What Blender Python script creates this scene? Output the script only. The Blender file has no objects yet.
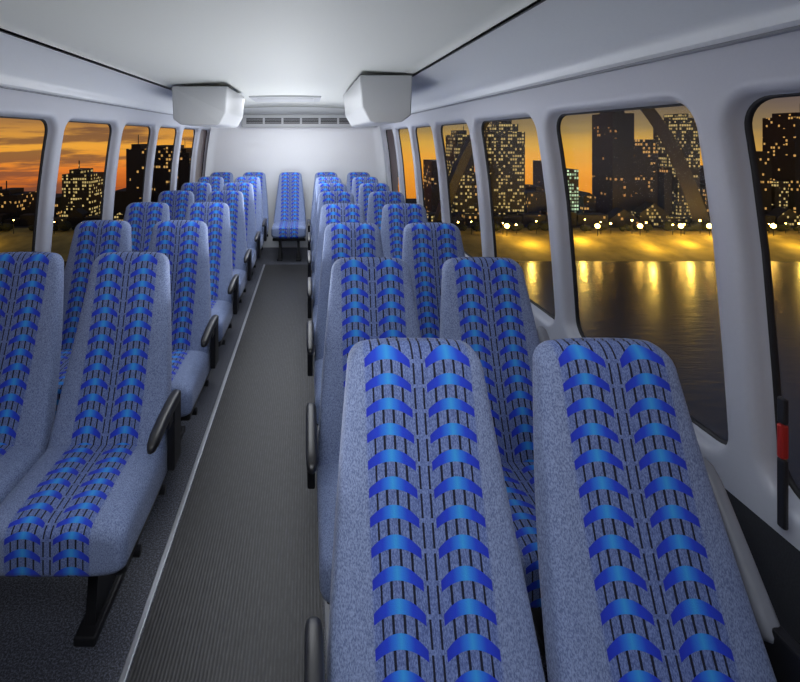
import bpy, bmesh, math, random
from mathutils import Vector, Matrix
random.seed(4)
sc = bpy.context.scene
sc.view_settings.view_transform = 'Standard'
sc.view_settings.look = 'None'

# ------------------------------------------------------------ helpers
class G:
    def __init__(s, nt): s.nt = nt
    def node(s, t, **kw):
        n = s.nt.nodes.new(t)
        for k, v in kw.items(): setattr(n, k, v)
        return n
    def set(s, sock, v):
        if isinstance(v, bpy.types.NodeSocket): s.nt.links.new(v, sock)
        else: sock.default_value = v
    def m(s, op, a, b=None, c=None, clamp=False):
        n = s.node('ShaderNodeMath', operation=op, use_clamp=clamp)
        s.set(n.inputs[0], a)
        if b is not None: s.set(n.inputs[1], b)
        if c is not None: s.set(n.inputs[2], c)
        return n.outputs[0]
    def mix(s, f, a, b):
        n = s.node('ShaderNodeMix', data_type='RGBA')
        s.set(n.inputs[0], f); s.set(n.inputs[6], a); s.set(n.inputs[7], b)
        return n.outputs[2]
    def smooth(s, x, lo, hi, a=0.0, b=1.0):
        n = s.node('ShaderNodeMapRange', interpolation_type='SMOOTHSTEP')
        s.set(n.inputs[0], x); s.set(n.inputs[1], lo); s.set(n.inputs[2], hi)
        s.set(n.inputs[3], a); s.set(n.inputs[4], b)
        return n.outputs[0]
    def noise(s, vec, scale, detail=2.0, rough=0.5):
        n = s.node('ShaderNodeTexNoise')
        if vec is not None: s.set(n.inputs['Vector'], vec)
        n.inputs['Scale'].default_value = scale
        n.inputs['Detail'].default_value = detail
        n.inputs['Roughness'].default_value = rough
        return n.outputs[0]
    def ramp(s, f, stops):
        n = s.node('ShaderNodeValToRGB')
        cr = n.color_ramp
        while len(cr.elements) < len(stops): cr.elements.new(0.5)
        for e, (p, c) in zip(cr.elements, stops):
            e.position = p; e.color = (*c, 1)
        s.set(n.inputs[0], f)
        return n.outputs[0]
    def comb(s, x, y, z):
        n = s.node('ShaderNodeCombineXYZ')
        s.set(n.inputs[0], x); s.set(n.inputs[1], y); s.set(n.inputs[2], z)
        return n.outputs[0]
    def sep(s, v):
        n = s.node('ShaderNodeSeparateXYZ'); s.set(n.inputs[0], v)
        return n.outputs
    def bump(s, h, strength=0.3, dist=0.002):
        n = s.node('ShaderNodeBump')
        n.inputs['Strength'].default_value = strength
        n.inputs['Distance'].default_value = dist
        s.set(n.inputs['Height'], h)
        return n.outputs[0]

def new_mat(name):
    m = bpy.data.materials.new(name); m.use_nodes = True
    g = G(m.node_tree)
    b = m.node_tree.nodes['Principled BSDF']
    return m, g, b

def simple(name, col, rough=0.5, metal=0.0, nscale=40, namp=0.08, bump=0.0):
    m, g, b = new_mat(name)
    tc = g.node('ShaderNodeTexCoord')
    n = g.noise(tc.outputs['Object'], nscale, 3)
    c0 = tuple(max(0, c * (1 - namp)) for c in col) + (1,)
    c1 = tuple(c * (1 + namp) for c in col) + (1,)
    g.set(b.inputs['Base Color'], g.mix(n, c0, c1))
    b.inputs['Roughness'].default_value = rough
    b.inputs['Metallic'].default_value = metal
    if bump: g.set(b.inputs['Normal'], g.bump(n, bump, 0.002))
    return m

# ------------------------------------------------------------ materials
M = {}
M['shell'] = simple('wall_plastic', (0.47, 0.49, 0.55), 0.40, 0, 120, 0.03, 0.05)
M['ceil'] = simple('ceiling_vinyl', (0.66, 0.67, 0.63), 0.6, 0, 220, 0.04, 0.12)
M['cove'] = simple('cove_plastic', (0.66, 0.68, 0.70), 0.35, 0, 90, 0.03)
M['backwall'] = simple('rear_wall_vinyl', (0.80, 0.82, 0.85), 0.5, 0, 60, 0.02)
M['rubber'] = simple('black_rubber', (0.012, 0.012, 0.014), 0.55)
M['blackplastic'] = simple('black_plastic', (0.018, 0.018, 0.02), 0.38)
M['darkmetal'] = simple('dark_metal', (0.02, 0.02, 0.023), 0.45, 0.5)
M['greyplastic'] = simple('grey_plastic', (0.22, 0.23, 0.26), 0.4)
M['trim'] = simple('aluminium_trim', (0.50, 0.52, 0.57), 0.4, 0.8)
M['red'] = simple('red_plastic', (0.35, 0.02, 0.015), 0.35)
M['duct'] = simple('duct_plastic', (0.46, 0.47, 0.48), 0.5, 0, 80, 0.02)
M['lowerwall'] = simple('lower_wall_dark', (0.022, 0.024, 0.03), 0.9, 0, 200, 0.3, 0.3)  # darker tone for the wall strip below the windows
M['concrete'] = simple('concrete', (0.18, 0.17, 0.16), 0.8, 0, 1.5, 0.2)

# fabric
m, g, b = new_mat('seat_fabric'); M['fabric'] = m
uvn = g.node('ShaderNodeUVMap'); uvn.uv_map = 'UVMap'
u, v, _ = g.sep(uvn.outputs[0])
tc = g.node('ShaderNodeTexCoord')
a = g.m('ABSOLUTE', u)
p = g.m('DIVIDE', g.m('SUBTRACT', a, 0.070), 0.052)
ap = g.m('ABSOLUTE', p)
p2 = g.m('MULTIPLY', p, p)
incol = g.m('LESS_THAN', ap, 1.0)
PER = 0.0515
ph = g.m('FRACT', g.m('DIVIDE', g.m('ADD', g.m('ADD', v, 10.0), g.m('MULTIPLY', p2, 0.018)), PER))
wid = g.m('SUBTRACT', 0.46, g.m('MULTIPLY', p2, 0.13))
arc = g.m('MULTIPLY', incol, g.m('LESS_THAN', ph, wid))
def line(pos, hw):
    return g.m('LESS_THAN', g.m('ABSOLUTE', g.m('SUBTRACT', p, pos)), hw)
ln = g.m('MAXIMUM', g.m('MAXIMUM', line(-0.62, 0.05), line(-0.18, 0.05)), g.m('MAXIMUM', line(0.26, 0.05), line(0.66, 0.04)))
ln = g.m('MULTIPLY', ln, g.m('SUBTRACT', 1.0, arc))
cl = g.m('MULTIPLY', g.m('LESS_THAN', g.m('ABSOLUTE', g.m('SUBTRACT', a, 0.010)), 0.0022),
         g.m('LESS_THAN', g.m('FRACT', g.m('DIVIDE', g.m('ADD', v, 10.0), PER)), 0.85))
ln = g.m('MAXIMUM', ln, cl)
speck = g.noise(tc.outputs['Object'], 380, 2, 0.6)
xo, yo, zo = g.sep(tc.outputs['Object'])
weave = g.noise(g.comb(g.m('MULTIPLY', xo, 420), g.m('MULTIPLY', yo, 210), g.m('MULTIPLY', zo, 210)), 1.0, 2, 0.6)
sp = g.smooth(weave, 0.34, 0.66)
side = g.mix(sp, (0.12, 0.16, 0.30, 1), (0.27, 0.34, 0.54, 1))
mid = g.mix(sp, (0.075, 0.11, 0.28, 1), (0.19, 0.26, 0.52, 1))
inband = g.smooth(a, 0.118, 0.128, 1, 0)
base = g.mix(inband, side, mid)
arccol = g.ramp(ap, [(0.0, (0.04, 0.34, 0.78)), (0.22, (0.025, 0.20, 0.76)), (0.52, (0.014, 0.055, 0.62)), (1.0, (0.010, 0.025, 0.46))])
c = g.mix(arc, base, arccol)
c = g.mix(ln, c, (0.005, 0.006, 0.02, 1))
g.set(b.inputs['Base Color'], c)
b.inputs['Roughness'].default_value = 0.85
b.inputs['Sheen Weight'].default_value = 0.12
b.inputs['Sheen Roughness'].default_value = 0.4
g.set(b.inputs['Normal'], g.bump(speck, 0.3, 0.002))

# ribbed rubber aisle
m, g, b = new_mat('ribbed_rubber'); M['ribbed'] = m
tc = g.node('ShaderNodeTexCoord')
x, y, z = g.sep(tc.outputs['Object'])
rib = g.m('SINE', g.m('MULTIPLY', x, 2 * math.pi / 0.0115))
n = g.noise(g.comb(g.m('MULTIPLY', x, 95), g.m('MULTIPLY', y, 22), 0.0), 1.0, 4, 0.8)
f = g.m('MULTIPLY', g.smooth(rib, -1.0, 1.0), g.smooth(n, 0.30, 0.75), clamp=True)
g.set(b.inputs['Base Color'], g.mix(f, (0.012, 0.012, 0.013, 1), (0.060, 0.060, 0.066, 1)))
b.inputs['Roughness'].default_value = 0.5
g.set(b.inputs['Normal'], g.bump(rib, 0.2, 0.0010))

# speckled floor
m, g, b = new_mat('speckled_floor'); M['floor'] = m
tc = g.node('ShaderNodeTexCoord')
n = g.noise(tc.outputs['Object'], 160, 3, 0.8)
n2 = g.noise(tc.outputs['Object'], 3, 2)
f = g.smooth(n, 0.42, 0.66)
g.set(b.inputs['Base Color'], g.mix(f, (0.02, 0.022, 0.028, 1), (0.15, 0.16, 0.21, 1)))
g.set(b.inputs['Roughness'], g.m('ADD', 0.35, g.m('MULTIPLY', n2, 0.3)))

# glass
m, g, b = new_mat('window_glass'); M['glass'] = m
m.node_tree.nodes.remove(b)
out = [n for n in m.node_tree.nodes if n.type == 'OUTPUT_MATERIAL'][0]
tr = g.node('ShaderNodeBsdfTransparent'); tr.inputs[0].default_value = (0.94, 0.94, 0.92, 1)
gl = g.node('ShaderNodeBsdfGlossy'); gl.inputs['Roughness'].default_value = 0.35
tc = g.node('ShaderNodeTexCoord')
fr = g.node('ShaderNodeFresnel'); fr.inputs[0].default_value = 1.3
fac = g.m('MULTIPLY', fr.outputs[0], g.m('ADD', 0.02, g.m('MULTIPLY', g.noise(tc.outputs['Object'], 2), 0.02)))
ms = g.node('ShaderNodeMixShader')
g.set(ms.inputs[0], fac); g.set(ms.inputs[1], tr.outputs[0]); g.set(ms.inputs[2], gl.outputs[0])
g.set(out.inputs[0], ms.outputs[0])

# water
m, g, b = new_mat('river_water'); M['water'] = m
geo = g.node('ShaderNodeNewGeometry')
x, y, z = g.sep(geo.outputs['Position'])
n = g.noise(g.comb(g.m('MULTIPLY', x, 0.12), g.m('MULTIPLY', y, 0.45), 0.0), 1.0, 3, 0.6)
b.inputs['Base Color'].default_value = (0.016, 0.024, 0.040, 1)
b.inputs['Roughness'].default_value = 0.26
b.inputs['IOR'].default_value = 1.6
g.set(b.inputs['Normal'], g.bump(n, 0.35, 0.4))

# building facade
def facade(name, wallc, litc, thresh, cw, chh, strength, seed):
    m, g, b = new_mat(name)
    geo = g.node('ShaderNodeNewGeometry')
    x, y, z = g.sep(geo.outputs['Position'])
    nx, ny, nz = g.sep(geo.outputs['Normal'])
    h = g.m('DIVIDE', g.m('ADD', g.m('ADD', x, y), 1000.0 + seed), cw)
    vv = g.m('DIVIDE', g.m('ADD', z, 1000.0), chh)
    wn = g.node('ShaderNodeTexWhiteNoise', noise_dimensions='3D')
    g.set(wn.inputs[0], g.comb(g.m('FLOOR', h), g.m('FLOOR', vv), float(seed)))
    fh = g.m('FRACT', h); fv = g.m('FRACT', vv)
    win = g.m('MULTIPLY', g.m('MULTIPLY', g.m('GREATER_THAN', fh, 0.28), g.m('GREATER_THAN', fv, 0.42)),
              g.m('LESS_THAN', g.m('ABSOLUTE', nz), 0.5))
    cluster = g.noise(g.comb(g.m('MULTIPLY', x, 0.05), g.m('MULTIPLY', z, 0.09), float(seed)), 1.0, 2)
    lit = g.m('GREATER_THAN', g.m('ADD', wn.outputs[0], g.m('MULTIPLY', g.m('SUBTRACT', cluster, 0.5), 1.3)), thresh)
    f = g.m('MULTIPLY', win, lit)
    b.inputs['Base Color'].default_value = (*wallc, 1)
    b.inputs['Roughness'].default_value = 0.6
    b.inputs['Emission Color'].default_value = (*litc, 1)
    g.set(b.inputs['Emission Strength'], g.m('MULTIPLY', f, g.m('MULTIPLY', wn.outputs[0], strength)))
    try: m.cycles.emission_sampling = 'NONE'
    except Exception: pass
    return m
FA = [facade('tower_facade_warm', (0.012, 0.010, 0.010), (1.0, 0.55, 0.16), 0.88, 1.7, 2.5, 0.65, 3),
      facade('tower_facade_pale', (0.02, 0.018, 0.014), (1.0, 0.74, 0.28), 0.66, 1.5, 2.2, 0.65, 17),
      facade('tower_facade_dark', (0.008, 0.007, 0.008), (1.0, 0.5, 0.15), 1.0, 1.9, 2.6, 0.6, 29),
      facade('hall_facade_lit', (0.03, 0.03, 0.03), (0.70, 1.0, 0.65), 0.30, 1.6, 2.3, 1.0, 41)]
m, g, b = new_mat('sodium_lamp'); M['lamp'] = m
b.inputs['Base Color'].default_value = (1, .6, .2, 1)
b.inputs['Emission Color'].default_value = (1.0, 0.58, 0.10, 1)
b.inputs['Emission Strength'].default_value = 45
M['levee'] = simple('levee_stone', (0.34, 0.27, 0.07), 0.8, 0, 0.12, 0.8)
M['land'] = simple('dark_ground', (0.03, 0.028, 0.022), 0.9, 0, 0.1, 0.4)
M['tree'] = simple('tree_leaves', (0.015, 0.02, 0.008), 0.9, 0, 0.5, 0.4)
M['steel'] = simple('arch_steel', (0.030, 0.026, 0.018), 0.5, 0.2, 0.2, 0.1)

# ------------------------------------------------------------ mesh utils
def obj_from_bm(bm, name, mats, smooth=False, loc=(0, 0, 0), parent=None):
    me = bpy.data.meshes.new(name)
    bm.normal_update()
    bm.to_mesh(me); bm.free()
    for mm in mats: me.materials.append(mm)
    if smooth:
        for pl in me.polygons: pl.use_smooth = True
    o = bpy.data.objects.new(name, me)
    o.location = loc
    sc.collection.objects.link(o)
    if parent: o.parent = parent
    return o

def add_box(bm, x0, x1, y0, y1, z0, z1, mi=0, bev=0.0, seg=2):
    vs = [bm.verts.new(c) for c in [(x0,y0,z0),(x1,y0,z0),(x1,y1,z0),(x0,y1,z0),(x0,y0,z1),(x1,y0,z1),(x1,y1,z1),(x0,y1,z1)]]
    fs = [bm.faces.new([vs[i] for i in q]) for q in [(0,3,2,1),(4,5,6,7),(0,1,5,4),(1,2,6,5),(2,3,7,6),(3,0,4,7)]]
    for f in fs: f.material_index = mi
    if bev:
        es = list({e for f in fs for e in f.edges})
        r = bmesh.ops.bevel(bm, geom=es, offset=bev, segments=seg, affect='EDGES', profile=0.5)
        for f in r['faces']: f.material_index = mi
    return vs

def loft(bm, rings, mi=0, uvl=None, uvf=None, cap0=True, cap1=True, smooth=True):
    R = [[bm.verts.new(c) for c in ring] for ring in rings]
    n = len(R[0]); faces = []
    for i in range(len(R) - 1):
        for j in range(n):
            k = (j + 1) % n
            faces.append(bm.faces.new([R[i][j], R[i][k], R[i+1][k], R[i+1][j]]))
    if cap0: faces.append(bm.faces.new(list(reversed(R[0]))))
    if cap1: faces.append(bm.faces.new(R[-1]))
    for f in faces:
        f.material_index = mi; f.smooth = smooth
        if uvl:
            for l in f.loops: l[uvl].uv = uvf(l.vert.co)
    return faces

def sup(n, w, h, e):
    out = []
    for i in range(n):
        t = 2 * math.pi * (i + .5) / n
        c, s = math.cos(t), math.sin(t)
        out.append((w * math.copysign(abs(c) ** (2 / e), c), h * math.copysign(abs(s) ** (2 / e), s)))
    return out

# ------------------------------------------------------------ bus seats
HW = 0.223
TILT = 0.23 / 0.66
def add_seat(bm, uvl, cx):
    z0, z1 = 0.40, 1.100
    r = 0.050
    zs = [z0 + (z1 - r - z0) * i / 14 for i in range(15)]
    rings = []
    def wid(z):
        t = (z - z0) / (z1 - z0)
        return HW - 0.004 - 0.066 * max(0, (t - 0.08) / 0.92) ** 1.2
    def thick(z):
        t = (z - z0) / (z1 - z0)
        return 0.064 - 0.020 * t
    def yc(z):
        t = (z - 0.46)
        return 0.03 + t * TILT + 0.02 * math.sin(max(0, (z - z0) / (z1 - z0)) * math.pi)
    for z in zs:
        w, h = wid(z), thick(z)
        rings.append([(cx + px, yc(z) + py, z) for px, py in sup(40, w, h, 4.6)])
    wt, ht = wid(z1 - r), thick(z1 - r)
    for i in range(1, 8):
        an = i / 7 * math.pi / 2
        z = z1 - r + r * math.sin(an)
        w = wt - r * (1 - math.cos(an)) * 0.9
        h = ht * (0.12 + 0.88 * math.cos(an) ** 0.8)
        rings.append([(cx + px, yc(z) + py, z + 0.010 * math.cos(px / 0.16 * math.pi / 2) * i / 7) for px, py in sup(40, w, h, 4.6)])
    loft(bm, rings, 0, uvl, lambda co: (co.x - cx, (co.z - 0.46) * 1.06))
    # cushion
    y0, y1 = 0.07, -0.40
    zt, zb = 0.465, 0.305
    zc, hh = (zt + zb) / 2, (zt - zb) / 2
    rings = []
    rr = 0.045
    N = 12
    def ring(y, w, h, dz=0.0):
        return [(cx + px, y, zc + pz + dz) for px, pz in sup(40, w, h, 5)]
    for i in range(N):
        t = i / (N - 1)
        y = y0 + (y1 + rr - y0) * t
        rings.append(ring(y, HW - 0.001, hh + 0.006 * math.sin(t * math.pi), 0.012 * t - 0.004))
    for i in range(1, 8):
        an = i / 7 * math.pi / 2
        rings.append(ring(y1 + rr - rr * math.sin(an), HW - rr * 0.7 * (1 - math.cos(an)), hh - rr * 0.8 * (1 - math.cos(an)), 0.008))
    loft(bm, rings, 0, uvl, lambda co: (co.x - cx, co.y + (co.z - zt)))
    add_box(bm, cx - HW + .02, cx + HW - .02, -0.34, 0.06, 0.28, 0.325, 1, 0.01)
    rings = []
    for z in [0.42, 0.55, 0.75, 0.95]:
        w = wid(z) - 0.03
        rings.append([(cx + px, yc(z) + thick(z) * 0.93 + py, z) for px, py in sup(20, w, 0.012, 5)])
    loft(bm, rings, 1)

def add_arm(bm, x, up=False):
    rings = []
    zc = 0.60
    for i, t in enumerate([0, .03, .1, .3, .6, .85, .95, 1.0]):
        sc_ = [0.55, 0.85, 1, 1, 1, 0.98, 0.8, 0.4][i]
        if up:
            y, z = 0.07 + 0.175 * t, 0.575 + 0.255 * t
            rings.append([(x - .006 + px * .9, y + py * .8, z - 0.55 * py) for px, py in sup(16, 0.021 * sc_, 0.026 * sc_, 3.5)])
        else:
            y = 0.085 - 0.325 * t
            z = zc + 0.012 * math.sin(t * math.pi) - 0.012 * t
            rings.append([(x + px, y, z + pz) for px, pz in sup(16, 0.019 * sc_, 0.021 * sc_, 3.5)])
    loft(bm, rings, 3 if up else 1)
    add_box(bm, x - 0.014, x + 0.014, -0.01, 0.085, 0.36, 0.61, 2, 0.006)
    if not up:
        add_box(bm, x - 0.010, x + 0.010, -0.06, 0.0, 0.545, 0.59, 1, 0.004)

def add_leg(bm, x):
    add_box(bm, x - 0.02, x + 0.02, -0.27, 0.05, 0.25, 0.30, 2, 0.006)
    vs = [(-0.20, 0.26), (-0.02, 0.26), (0.00, 0.03), (-0.24, 0.03)]
    a_ = [bm.verts.new((x - 0.016, y, z)) for y, z in vs]
    b_ = [bm.verts.new((x + 0.016, y, z)) for y, z in vs]
    fs = [bm.faces.new(a_), bm.faces.new(list(reversed(b_)))]
    for i in range(4):
        j = (i + 1) % 4
        fs.append(bm.faces.new([a_[j], a_[i], b_[i], b_[j]]))
    for f in fs: f.material_index = 2
    add_box(bm, x - 0.035, x + 0.035, -0.28, 0.04, 0.0, 0.030, 2, 0.006)

def seat_mesh(name, centers, arms, legs):
    bm = bmesh.new()
    uvl = bm.loops.layers.uv.new('UVMap')
    for cxx in centers: add_seat(bm, uvl, cxx)
    xs = [c for c in centers]
    x0, x1 = min(xs) - HW + .01, max(xs) + HW - .01
    for yy in (-0.24, 0.02):
        loft(bm, [[(xx, yy + py, 0.270 + pz) for py, pz in sup(12, 0.017, 0.017, 2)] for xx in (x0, x1)], 2)
    for x_, up in arms: add_arm(bm, x_, up)
    for x_ in legs: add_leg(bm, x_)
    bmesh.ops.recalc_face_normals(bm, faces=bm.faces)
    me = bpy.data.meshes.new(name)
    bm.to_mesh(me); bm.free()
    for k in ('fabric', 'blackplastic', 'darkmetal', 'greyplastic'): me.materials.append(M[k])
    return me

SP = 0.2265
AX = SP + HW + .019
dblR = seat_mesh('double_seat_right_mesh', [-SP, SP], [(-AX, False), (AX, True)], [-SP - .05, SP + .05])
dblL = seat_mesh('double_seat_left_mesh', [-SP, SP], [(-AX, True), (AX, False)], [-SP - .05, SP + .05])
dblr = seat_mesh('rear_double_seat_mesh', [-SP, SP], [], [-SP - .05, SP + .05])
sgl = seat_mesh('single_seat_mesh', [0], [], [-0.12, 0.12])
def place(me, nm, x, y):
    o = bpy.data.objects.new(nm, me); o.location = (x, y, 0)
    sc.collection.objects.link(o)
XR, XL = 0.480, -0.978
for k in range(7): place(dblR, 'double_bus_seat', XR, 0.88 + 0.775 * k)
for k in range(6): place(dblL, 'double_bus_seat', XL, 1.745 + 0.765 * k)
place(dblr, 'double_bus_seat', XR, 6.3)
place(dblr, 'double_bus_seat', XL, 6.3)
place(sgl, 'single_bus_seat', -0.245, 6.3)

# ------------------------------------------------------------ bus shell
YF, YB = -1.5, 6.78
CX = -0.18
ZTOP = 1.84
prof = [(0.0, 1.165), (0.4, 1.155), (0.72, 1.135), (1.0, 1.115), (1.3, 1.09), (1.5, 1.065), (1.69, 1.035), (1.78, 1.018), (ZTOP, 1.005)]
def XW(z, side):
    for (za, xa), (zb, xb) in zip(prof, prof[1:]):
        if z <= zb:
            t = (z - za) / (zb - za); x = xa + (xb - xa) * t
            break
    else: x = prof[-1][1]
    return x if side > 0 else 2 * CX - x

def wall(name, side, pillars):
    bm = bmesh.new()
    ZC0, ZC1 = 0.64, 1.785
    H0, H1 = 0.72, 1.70
    def P(y, z, d): return (XW(z, side) + side * d, y, z)
    def holepts(y0, y1, z0, z1, r, e):
        Y0, Y1, Z0, Z1 = y0 - e, y1 + e, z0 - e, z1 + e
        r = r + e
        pts = []
        ns, na = 8, 8
        def seg(a, b):
            for i in range(ns):
                t = i / ns; pts.append((a[0] + (b[0] - a[0]) * t, a[1] + (b[1] - a[1]) * t))
        def arc(cx, cz, a0):
            for i in range(na):
                an = a0 + (math.pi / 2) * i / na
                pts.append((cx + r * math.cos(an), cz + r * math.sin(an)))
        seg((Y0 + r, Z0), (Y1 - r, Z0)); arc(Y1 - r, Z0 + r, -math.pi / 2)
        seg((Y1, Z0 + r), (Y1, Z1 - r)); arc(Y1 - r, Z1 - r, 0)
        seg((Y1 - r, Z1), (Y0 + r, Z1)); arc(Y0 + r, Z1 - r, math.pi / 2)
        seg((Y0, Z1 - r), (Y0, Z0 + r)); arc(Y0 + r, Z0 + r, math.pi)
        return pts
    def outerpts(c0, c1, y0, y1, z0, z1, r):
        pts = []
        ns, na = 8, 8
        def lerp(a, b, t): return (a[0] + (b[0] - a[0]) * t, a[1] + (b[1] - a[1]) * t)
        corners = [(c1, ZC0), (c1, ZC1), (c0, ZC1), (c0, ZC0)]
        segs = [((y0 + r, ZC0), (y1 - r, ZC0)), ((c1, z0 + r), (c1, z1 - r)), ((y1 - r, ZC1), (y0 + r, ZC1)), ((c0, z1 - r), (c0, z0 + r))]
        for i in range(4):
            a, b = segs[i]; nx = segs[(i + 1) % 4][0]; co = corners[i]
            for k in range(ns): pts.append(lerp(a, b, k / ns))
            for k in range(na):
                pts.append(lerp(b, co, k / (na / 2)) if k < na / 2 else lerp(co, nx, (k - na / 2) / (na / 2)))
        return pts
    def strip(za, zb, n, mi):
        zz = [za + (zb - za) * i / n for i in range(n + 1)]
        for i in range(n):
            f = bm.faces.new([bm.verts.new(P(YF, zz[i], 0)), bm.verts.new(P(YB, zz[i], 0)), bm.verts.new(P(YB, zz[i+1], 0)), bm.verts.new(P(YF, zz[i+1], 0))])
            f.material_index = mi; f.smooth = True
    strip(0.0, ZC0, 4, 2)
    strip(ZC1, ZTOP, 2, 0)
    edges = [YF] + pillars + [YB]
    gl = []
    for c0, c1 in zip(edges, edges[1:]):
        if c1 - c0 < 0.5:
            n = 8
            for i in range(n):
                za = ZC0 + (ZC1 - ZC0) * i / n; zb = ZC0 + (ZC1 - ZC0) * (i + 1) / n
                f = bm.faces.new([bm.verts.new(P(c0, za, 0)), bm.verts.new(P(c1, za, 0)), bm.verts.new(P(c1, zb, 0)), bm.verts.new(P(c0, zb, 0))])
                f.material_index = 0
            continue
        y0, y1 = c0 + 0.050, c1 - 0.050
        r = 0.080
        spec = [(0.034, 0.0), (0.022, 0.001), (0.012, 0.005), (0.005, 0.014), (0.001, 0.026), (-0.002, 0.048), (-0.004, 0.049), (-0.009, 0.049), (-0.009, 0.062)]
        rings = [[P(y, z, 0) for y, z in outerpts(c0, c1, y0, y1, H0, H1, r)]]
        for e, d in spec:
            rings.append([P(y, z, d) for y, z in holepts(y0, y1, H0, H1, r, e)])
        R = [[bm.verts.new(c) for c in ring] for ring in rings]
        nn = len(R[0])
        for i in range(len(R) - 1):
            for j in range(nn):
                k = (j + 1) % nn
                f = bm.faces.new([R[i][j], R[i][k], R[i+1][k], R[i+1][j]])
                f.smooth = True
                f.material_index = 1 if i >= 6 else 0
        gl.append((c0, c1))
    bmesh.ops.remove_doubles(bm, verts=bm.verts, dist=0.0004)
    o = obj_from_bm(bm, name, [M['shell'], M['rubber'], M['lowerwall']])
    for (c0, c1) in gl:
        wall.n += 1
        bm = bmesh.new()
        zz = [0.66, 0.72, 1.0, 1.3, 1.5, 1.69, 1.74]
        col = [[bm.verts.new(P(y, z, 0.058)) for y in (c0 + .02, c1 - .02)] for z in zz]
        for i in range(len(zz) - 1):
            f = bm.faces.new([col[i][0], col[i][1], col[i+1][1], col[i+1][0]]); f.smooth = True
        obj_from_bm(bm, 'window_%d' % wall.n, [M['glass']])
    return o
wall.n = 0
wall('wall_right', 1, [-0.55, 0.335, 1.225, 2.110] + [3.0 + 0.90 * i for i in range(5)])
wall('wall_left', -1, [-0.735, 0.115, 0.965, 1.815] + [2.665 + 0.85 * i for i in range(5)])

# floor
bm = bmesh.new(); add_box(bm, 2*CX - 1.20, 1.20, YF, YB, -0.06, 0.0)
obj_from_bm(bm, 'floor', [M['floor']])
bm = bmesh.new(); add_box(bm, -0.53, 0.05, YF + .02, 5.85, 0.0005, 0.006)
obj_from_bm(bm, 'aisle_runner', [M['ribbed']])
for i, xx in enumerate((-0.545, 0.065)):
    bm = bmesh.new(); add_box(bm, xx - 0.010, xx + 0.010, YF + .02, 5.85, 0.0005, 0.009, 0, 0.003)
    obj_from_bm(bm, 'trim_%d' % (i + 1), [M['trim' if i == 0 else 'greyplastic']])

# ceiling + coves
SR, SL = 0.66, -1.12
ZL = 1.825
def csec():
    out = []
    for side, S in ((1, SR), (-1, SL)):
        xw = XW(ZTOP, side)
        pts = [(xw + side * .02, ZL), (xw - side * 0.022, ZL), (xw - side * 0.032, ZL + .008), (xw - side * .034, ZL + .03)]
        nn = 12
        x0, z0_ = xw - side * .034, ZL + .03
        for i in range(1, nn + 1):
            t = i / nn
            pts.append((x0 + (S - x0) * t, z0_ + (2.005 - z0_) * math.sin(t * math.pi / 2) ** 0.9))
        out.append(pts)
    return out
right, left = csec()
for nm, sec in (('trim_3', right), ('trim_4', left)):
    bm = bmesh.new()
    A = [bm.verts.new((x, YF, z)) for x, z in sec]; B = [bm.verts.new((x, YB, z)) for x, z in sec]
    for i in range(len(sec) - 1):
        f = bm.faces.new([A[i], B[i], B[i+1], A[i+1]]); f.smooth = i > 1
    o = obj_from_bm(bm, nm, [M['cove']])
for i, side in enumerate((1, -1)):
    xw = XW(ZTOP, side)
    bm = bmesh.new(); add_box(bm, min(xw - side*.018, xw + side*.01), max(xw - side*.018, xw + side*.01), YF, YB, ZL - .006, ZL)
    obj_from_bm(bm, 'trim_%d' % (8 + i), [M['greyplastic']])
bm = bmesh.new()
secc = []
n = 24
for i in range(n + 1):
    t = i / n
    x = SL - .012 + (SR - SL + .024) * t
    secc.append((x, 2.002 + 0.035 * math.sin(t * math.pi)))
secc = [(SL - .012, 1.992)] + secc + [(SR + .012, 1.992)]
secc.insert(0, (SL - .012, 2.02)); secc.append((SR + .012, 2.02))
A = [bm.verts.new((x, YF, z)) for x, z in secc]; B = [bm.verts.new((x, YB, z)) for x, z in secc]
for i in range(len(secc) - 1):
    f = bm.faces.new([A[i], B[i], B[i+1], A[i+1]]); f.smooth = True
obj_from_bm(bm, 'ceiling', [M['ceil']])
for i, xx in enumerate((SR + .016, SL - .016)):
    bm = bmesh.new(); add_box(bm, xx - .004, xx + .004, YF, YB, 1.990, 2.01)
    obj_from_bm(bm, 'trim_%d' % (6 + i), [M['rubber']])

# end walls
for nm, y0, y1, mt in (('wall_back', YB, YB + .05, 'backwall'), ('wall_front', YF - .05, YF, 'greyplastic')):
    bm = bmesh.new(); add_box(bm, 2*CX - 1.3, 1.3, y0, y1, 0, 2.2)
    obj_from_bm(bm, nm, [M[mt]])
bm = bmesh.new()
for side in (1, -1):
    for k in range(8):
        za, zb = 0.0 + ZTOP * k / 8, ZTOP * (k + 1) / 8
        for i in range(6):
            a0, a1 = math.pi / 2 * i / 6, math.pi / 2 * (i + 1) / 6
            R_ = 0.10
            def q(an, z):
                return (XW(z, side) - side * (R_ - R_ * math.cos(an)) , YB - (R_ - R_ * math.sin(an)), z)
            f = bm.faces.new([bm.verts.new(q(a0, za)), bm.verts.new(q(a1, za)), bm.verts.new(q(a1, zb)), bm.verts.new(q(a0, zb))])
            f.smooth = True
bmesh.ops.remove_doubles(bm, verts=bm.verts, dist=0.0005)
obj_from_bm(bm, 'trim_5', [M['backwall']])

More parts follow.
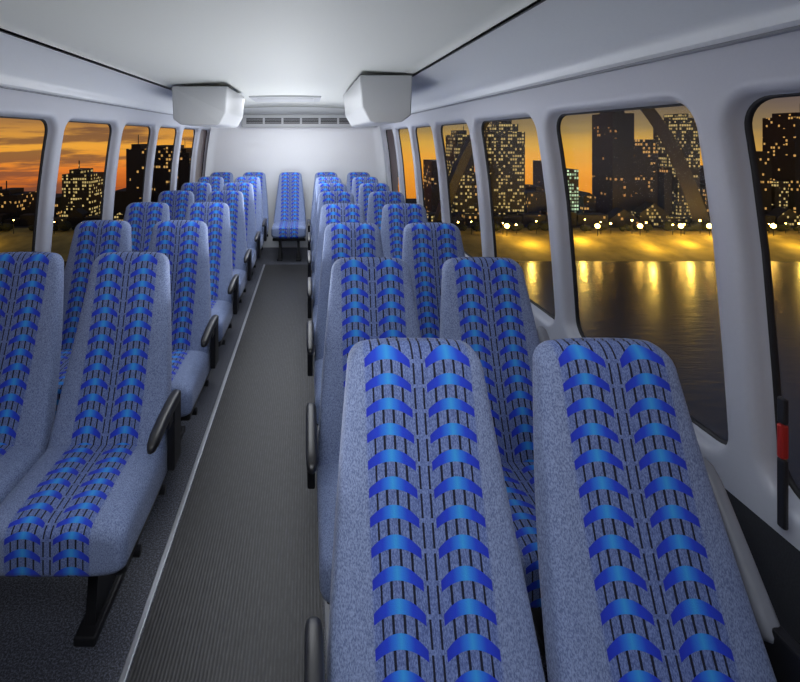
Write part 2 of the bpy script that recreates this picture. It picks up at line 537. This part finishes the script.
# rear air vent header
bm = bmesh.new()
add_box(bm, -0.95, 0.98, YB - 0.10, YB, 1.74, 1.92, 0, 0.012)
for i in range(6):
    x0 = -0.88 + i * 0.265
    add_box(bm, x0, x0 + 0.235, YB - 0.104, YB - 0.095, 1.79, 1.87, 1)
    for j in range(3):
        add_box(bm, x0, x0 + 0.235, YB - 0.110, YB - 0.103, 1.803 + j * 0.024, 1.808 + j * 0.024, 0)
obj_from_bm(bm, 'air_vent_panel', [M['duct'], M['rubber']])

# ceiling duct boxes
def duct(x_in, x_out, y0, y1, zb):
    s = 1 if x_out > x_in else -1
    zt = 1.991
    pr = [(x_in - s * 0.02, zt), (x_in, zb + 0.10), (x_in + s * 0.05, zb + 0.01), (x_in + s * 0.08, zb), (x_out - s * .06, zb + .005), (x_out, zb + 0.05), (x_out, zt)]
    bm = bmesh.new()
    A = [bm.verts.new((x, y0 + (0.04 if z < zt - .1 else 0), z)) for x, z in pr]
    B = [bm.verts.new((x, y1, z)) for x, z in pr]
    n_ = len(pr)
    bm.faces.new(A); bm.faces.new(list(reversed(B)))
    for i in range(n_):
        j = (i + 1) % n_
        bm.faces.new([A[j], A[i], B[i], B[j]])
    bmesh.ops.recalc_face_normals(bm, faces=bm.faces)
    bmesh.ops.bevel(bm, geom=list(bm.edges), offset=0.010, segments=3, affect='EDGES', profile=0.5)
    o = obj_from_bm(bm, 'air_duct_box', [M['duct']])
duct(0.345, 0.66, 2.95, 4.3, 1.69)
duct(-0.64, -1.05, 3.6, 4.6, 1.69)

# ceiling hatch
bm = bmesh.new()
add_box(bm, -0.62, 0.14, 4.9, 5.5, 2.012, 2.05, 0, 0.008)
add_box(bm, -0.54, 0.06, 4.98, 5.42, 2.006, 2.03, 1, 0.004)
obj_from_bm(bm, 'roof_hatch', [M['duct'], M['duct']])

# red emergency release handle with black strap
bm = bmesh.new()
hx = 1.084
add_box(bm, hx, hx + 0.018, 1.07, 1.085, 0.86, 0.94, 0, 0.005)
add_box(bm, hx + .003, hx + 0.015, 1.068, 1.087, 0.94, 1.00, 1, 0.004)
add_box(bm, hx + .003, hx + 0.015, 1.068, 1.087, 0.70, 0.86, 1, 0.004)
obj_from_bm(bm, 'emergency_release_handle', [M['red'], M['blackplastic']])

# ------------------------------------------------------------ outside
ZW = -60.0
bm = bmesh.new()
f = bm.faces.new([bm.verts.new(c) for c in [(-700, -400, ZW), (1100, -400, ZW), (1100, 232, ZW), (-700, 232, ZW)]])
obj_from_bm(bm, 'river', [M['water']])
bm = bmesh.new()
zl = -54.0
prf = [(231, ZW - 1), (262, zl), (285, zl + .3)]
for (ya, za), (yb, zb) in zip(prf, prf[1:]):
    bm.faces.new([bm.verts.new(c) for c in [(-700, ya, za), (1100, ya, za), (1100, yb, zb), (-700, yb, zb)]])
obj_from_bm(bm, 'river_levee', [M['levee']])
bm = bmesh.new()
add_box(bm, -700, 1100, 285, 420, -62, zl + .4)
obj_from_bm(bm, 'city_ground', [M['land']])
bm = bmesh.new()
add_box(bm, -2.2, 1.95, -30, 232, -0.9, -0.065)
for yy in range(0, 230, 45):
    add_box(bm, -1.7, 1.4, yy, yy + 3, ZW - 2, -0.9)
obj_from_bm(bm, 'bridge_deck', [M['concrete']])

def tower(x0, x1, ztop, mat, y=300, dep=22, style='flat'):
    bm = bmesh.new()
    w = x1 - x0
    zb = zl + .3
    add_box(bm, x0, x1, y, y + dep, zb, ztop)
    if style == 'step':
        add_box(bm, x0 + w * .15, x1 - w * .15, y + 2, y + dep - 2, ztop, ztop + w * .22)
        add_box(bm, x0 + w * .3, x1 - w * .3, y + 4, y + dep - 4, ztop + w * .22, ztop + w * .42)
    elif style == 'mech':
        add_box(bm, x0 + w * .2, x1 - w * .35, y + 2, y + dep - 4, ztop, ztop + 3)
        add_box(bm, x0 + w * .5, x0 + w * .53, y + 3, y + 3.5, ztop + 3, ztop + 9)
    elif style == 'gable':
        h = w * .35
        A = [bm.verts.new(c) for c in [(x0, y, ztop), (x1, y, ztop), ((x0 + x1) / 2, y, ztop + h)]]
        B = [bm.verts.new(c) for c in [(x0, y + dep, ztop), (x1, y + dep, ztop), ((x0 + x1) / 2, y + dep, ztop + h)]]
        bm.faces.new(A); bm.faces.new(B[::-1])
        bm.faces.new([A[1], B[1], B[2], A[2]]); bm.faces.new([A[2], B[2], B[0], A[0]])
    elif style == 'dome':
        cx_ = (x0 + x1) / 2; cy_ = y + dep / 2
        rg = []
        for i in range(7):
            an = i / 6.5 * math.pi / 2
            rg.append([(cx_ + w * .35 * math.cos(an) * math.cos(t * math.pi / 8), cy_ + w * .35 * math.cos(an) * math.sin(t * math.pi / 8), ztop + w * .45 * math.sin(an)) for t in range(16)])
        loft(bm, rg)
        add_box(bm, cx_ - .4, cx_ + .4, cy_ - .4, cy_ + .4, ztop + w * .42, ztop + w * .75)
    bmesh.ops.recalc_face_normals(bm, faces=bm.faces)
    obj_from_bm(bm, 'office_tower' if ztop > -30 else 'city_building', [FA[mat]])

T = [ # right of the bus
 (80, 90, -14, 0, 'flat'), (95, 107, 3, 1, 'mech'), (108, 113, -22, 0, 'flat'), (117, 140, 5, 1, 'step'),
 (141, 147, -34, 0, 'flat'), (148, 156, -34, 2, 'mech'), (160, 166, -15, 2, 'flat'), (168, 179, -20, 3, 'flat'),
 (182, 190, -38, 0, 'gable'), (197, 211, 17, 2, 'mech'), (207, 229, 0, 0, 'flat'), (231, 236, -18, 2, 'flat'),
 (239, 253, 11, 1, 'step'), (256, 263, -29, 0, 'flat'), (266, 276, -18, 2, 'flat'), (279, 288, -36, 0, 'gable'), (297, 307, -8, 0, 'dome'),
 (309, 318, -28, 1, 'flat'), (322, 336, 15, 0, 'mech'), (342, 355, -17, 2, 'flat'), (360, 385, 4, 0, 'step'), (390, 404, -22, 1, 'flat'),
 # left of the bus
 (-78, -70, -12, 0, 'flat'), (-86, -79, -9, 2, 'mech'), (-102, -88, -4, 0, 'flat'), (-117, -104, -6, 0, 'mech'),
 (-128, -119, -34, 2, 'flat'), (-162, -143, -23, 1, 'mech'), (-178, -164, -38, 0, 'flat'), (-206, -188, -36, 0, 'mech'),
 (-236, -214, -33, 2, 'flat'), (-270, -250, -26, 0, 'step'), (-60, -45, -10, 0, 'flat'), (-40, 60, -20, 2, 'flat')]
for i, (x0, x1, zt_, mt, st) in enumerate(T):
    tower(x0, x1, zt_, mt, 300 + random.uniform(0, 12), 22, st)
x = -320
while x < 420:
    w = random.uniform(9, 20)
    tower(x, x + w * .95, random.uniform(-50, -45), random.choice([0, 2, 2, 1]), 290, 8, random.choice(['flat', 'flat', 'gable']))
    x += w

# monumental arch
bm = bmesh.new()
rg = []
K = 2.2; HWA = 81; XC = 159.5; HA = 98; YA = 285.2
N = 60
P_ = []
for i in range(N + 1):
    uu = -1 + 2 * i / N
    P_.append(Vector((XC + HWA * uu, YA, zl + .5 + HA * (1 - (math.cosh(K * uu) - 1) / (math.cosh(K) - 1)))))
for i in range(N + 1):
    t = (P_[min(N, i + 1)] - P_[max(0, i - 1)]).normalized()
    nrm = Vector((-t.z, 0, t.x)); bn = Vector((0, 1, 0))
    uu = abs(-1 + 2 * i / N); rad = 2.2 + 2.4 * uu
    rg.append([P_[i] + nrm * rad * math.cos(a_) + bn * rad * math.sin(a_) for a_ in (math.pi/3, math.pi, 5*math.pi/3)])
loft(bm, rg, smooth=False)
bmesh.ops.recalc_face_normals(bm, faces=bm.faces)
obj_from_bm(bm, 'monumental_arch', [M['steel']])

# riverside trees: one mesh
bm = bmesh.new()
for i in range(190):
    x = random.uniform(-300, 400); s = random.uniform(1.4, 3.0)
    mt = Matrix.Translation((x, 276 + random.uniform(-1.5, 1.5), zl + .3 + s)) @ Matrix.Diagonal((s * 1.3, s, s, 1))
    bmesh.ops.create_icosphere(bm, subdivisions=2, radius=1, matrix=mt)
for v_ in bm.verts: v_.co += Vector((random.uniform(-.3, .3), 0, random.uniform(-.3, .3)))
obj_from_bm(bm, 'riverside_trees', [M['tree']])

# street lamps
bm = bmesh.new()
lamps = []
x = -60
while x < 400:
    lamps.append((x, 266 + random.uniform(0, 5), zl + random.uniform(5, 8), random.choice([.3, .4, .5])))
    x += random.uniform(6, 13)
x = -300
while x < -60:
    lamps.append((x, 266 + random.uniform(0, 5), zl + random.uniform(4, 8), random.choice([.2, .3])))
    x += random.uniform(8, 18)
for x in (112, 163, 187, 210, 226, 262, 290, 318):
    lamps.append((x, 263.5, zl + 5.5, 1.25))
for (x, y, z, s) in lamps:
    bmesh.ops.create_icosphere(bm, subdivisions=2, radius=s, matrix=Matrix.Translation((x, y, z)))
for f in bm.faces: f.material_index = 0
for (x, y, z, s) in lamps:
    add_box(bm, x - .12, x + .12, y - .12, y + .12, zl, z - s, 1)
obj_from_bm(bm, 'street_lamps', [M['lamp'], M['darkmetal']])
for i, x in enumerate([-175, 120, 150, 182, 205, 228, 262, 300]):
    l = bpy.data.lights.new('sodium_light', 'POINT'); l.energy = 9500 if x > 0 else 5000; l.color = (1, .62, .10); l.shadow_soft_size = 1.0
    o = bpy.data.objects.new('sodium_light', l); o.location = (x, 247 + (i % 3) * 4, zl + 4)
    sc.collection.objects.link(o)

# ------------------------------------------------------------ world
w = bpy.data.worlds.new('dusk_sky'); sc.world = w; w.use_nodes = True
g = G(w.node_tree)
bg = w.node_tree.nodes['Background']
tc = g.node('ShaderNodeTexCoord')
x, y, z = g.sep(tc.outputs['Generated'])
cl_ = g.noise(g.comb(g.m('MULTIPLY', x, 2.5), g.m('MULTIPLY', y, 2.5), g.m('MULTIPLY', z, 26)), 1.6, 5, 0.6)
zz = g.m('ADD', z, g.m('MULTIPLY', g.m('SUBTRACT', cl_, 0.5), 0.035))
e = g.m('DIVIDE', g.m('ADD', zz, 0.2), 0.4)
rr = g.ramp(e, [(0.05, (0.40, 0.12, 0.015)), (0.22, (0.85, 0.30, 0.02)), (0.36, (0.95, 0.40, 0.035)), (0.46, (0.74, 0.41, 0.06)), (0.54, (0.34, 0.23, 0.08)), (0.66, (0.08, 0.07, 0.08)), (1.0, (0.10, 0.12, 0.19))])
lr = g.ramp(e, [(0.05, (0.10, 0.02, 0.01)), (0.20, (0.30, 0.05, 0.015)), (0.34, (0.85, 0.22, 0.03)), (0.45, (0.95, 0.42, 0.05)), (0.53, (0.65, 0.30, 0.06)), (0.60, (0.22, 0.12, 0.07)), (0.70, (0.08, 0.06, 0.07)), (1.0, (0.06, 0.07, 0.11))])
cloudmask = g.smooth(cl_, 0.48, 0.60)
lr = g.mix(g.m('MULTIPLY', cloudmask, 0.75), lr, (0.13, 0.06, 0.045, 1))
col = g.mix(g.smooth(x, -0.25, 0.25), lr, rr)
col = g.mix(g.smooth(x, 0.64, 0.76, 0.0, 0.6), col, (0.20, 0.14, 0.13, 1))
g.set(bg.inputs[0], col)
bg.inputs[1].default_value = 0.95

# ------------------------------------------------------------ added interior lights, no fixtures modelled
cool = (0.92, 0.95, 1.0)
def area(name, loc, rot, sx, sy, power, col=cool, spread=180):
    l = bpy.data.lights.new(name, 'AREA'); l.shape = 'RECTANGLE'; l.size = sx; l.size_y = sy
    l.energy = power; l.color = col; l.spread = math.radians(spread)
    o = bpy.data.objects.new(name, l); o.location = loc; o.rotation_euler = [math.radians(a_) for a_ in rot]
    sc.collection.objects.link(o)
def point(name, loc, power, r=0.15, col=cool):
    l = bpy.data.lights.new(name, 'POINT'); l.energy = power; l.color = col; l.shadow_soft_size = r
    o = bpy.data.objects.new(name, l); o.location = loc
    sc.collection.objects.link(o)
area('rear_down_fill', (-0.2, 5.3, 1.97), (0, 0, 0), 0.9, 1.6, 22)  # unseen area light under the ceiling, added to light the rear
area('mid_down_fill', (-0.2, 3.1, 1.97), (0, 0, 0), 0.6, 1.4, 13)  # added downward soft light at mid-bus, no fixture there
area('front_key_fill', (-0.1, 0.2, 1.95), (38, 0, 0), 0.9, 0.5, 11, cool, 130)  # added soft key above the camera, aimed at the near seats
area('rear_up_fill', (-0.23, 4.9, 0.9), (180, 0, 0), 0.4, 1.8, 20)  # unseen light floating over the aisle, added to brighten the rear ceiling
area('mid_up_fill', (-0.23, 2.7, 0.9), (180, 0, 0), 0.4, 1.8, 12)  # added upward fill for the middle of the ceiling, unseen
area('front_up_fill', (-0.25, 1.2, 0.8), (180, 0, 0), 0.4, 1.0, 3.5)  # weak unseen fill added for the ceiling near the camera
point('rear_fill_lamp', (-0.2, 5.6, 1.45), 6, 0.2)  # added point light without a fixture, lifts the back wall

# ------------------------------------------------------------ camera
cam = bpy.data.cameras.new('camera')
co = bpy.data.objects.new('camera', cam)
co.location = (0, 0, 1.6); co.rotation_euler = (math.radians(90), 0, 0)
cam.sensor_width = 36; cam.lens = 468 / 800 * 36
cam.shift_x = 92 / 800; cam.shift_y = -204 / 800
cam.clip_start = 0.02; cam.clip_end = 3000
sc.collection.objects.link(co); sc.camera = co
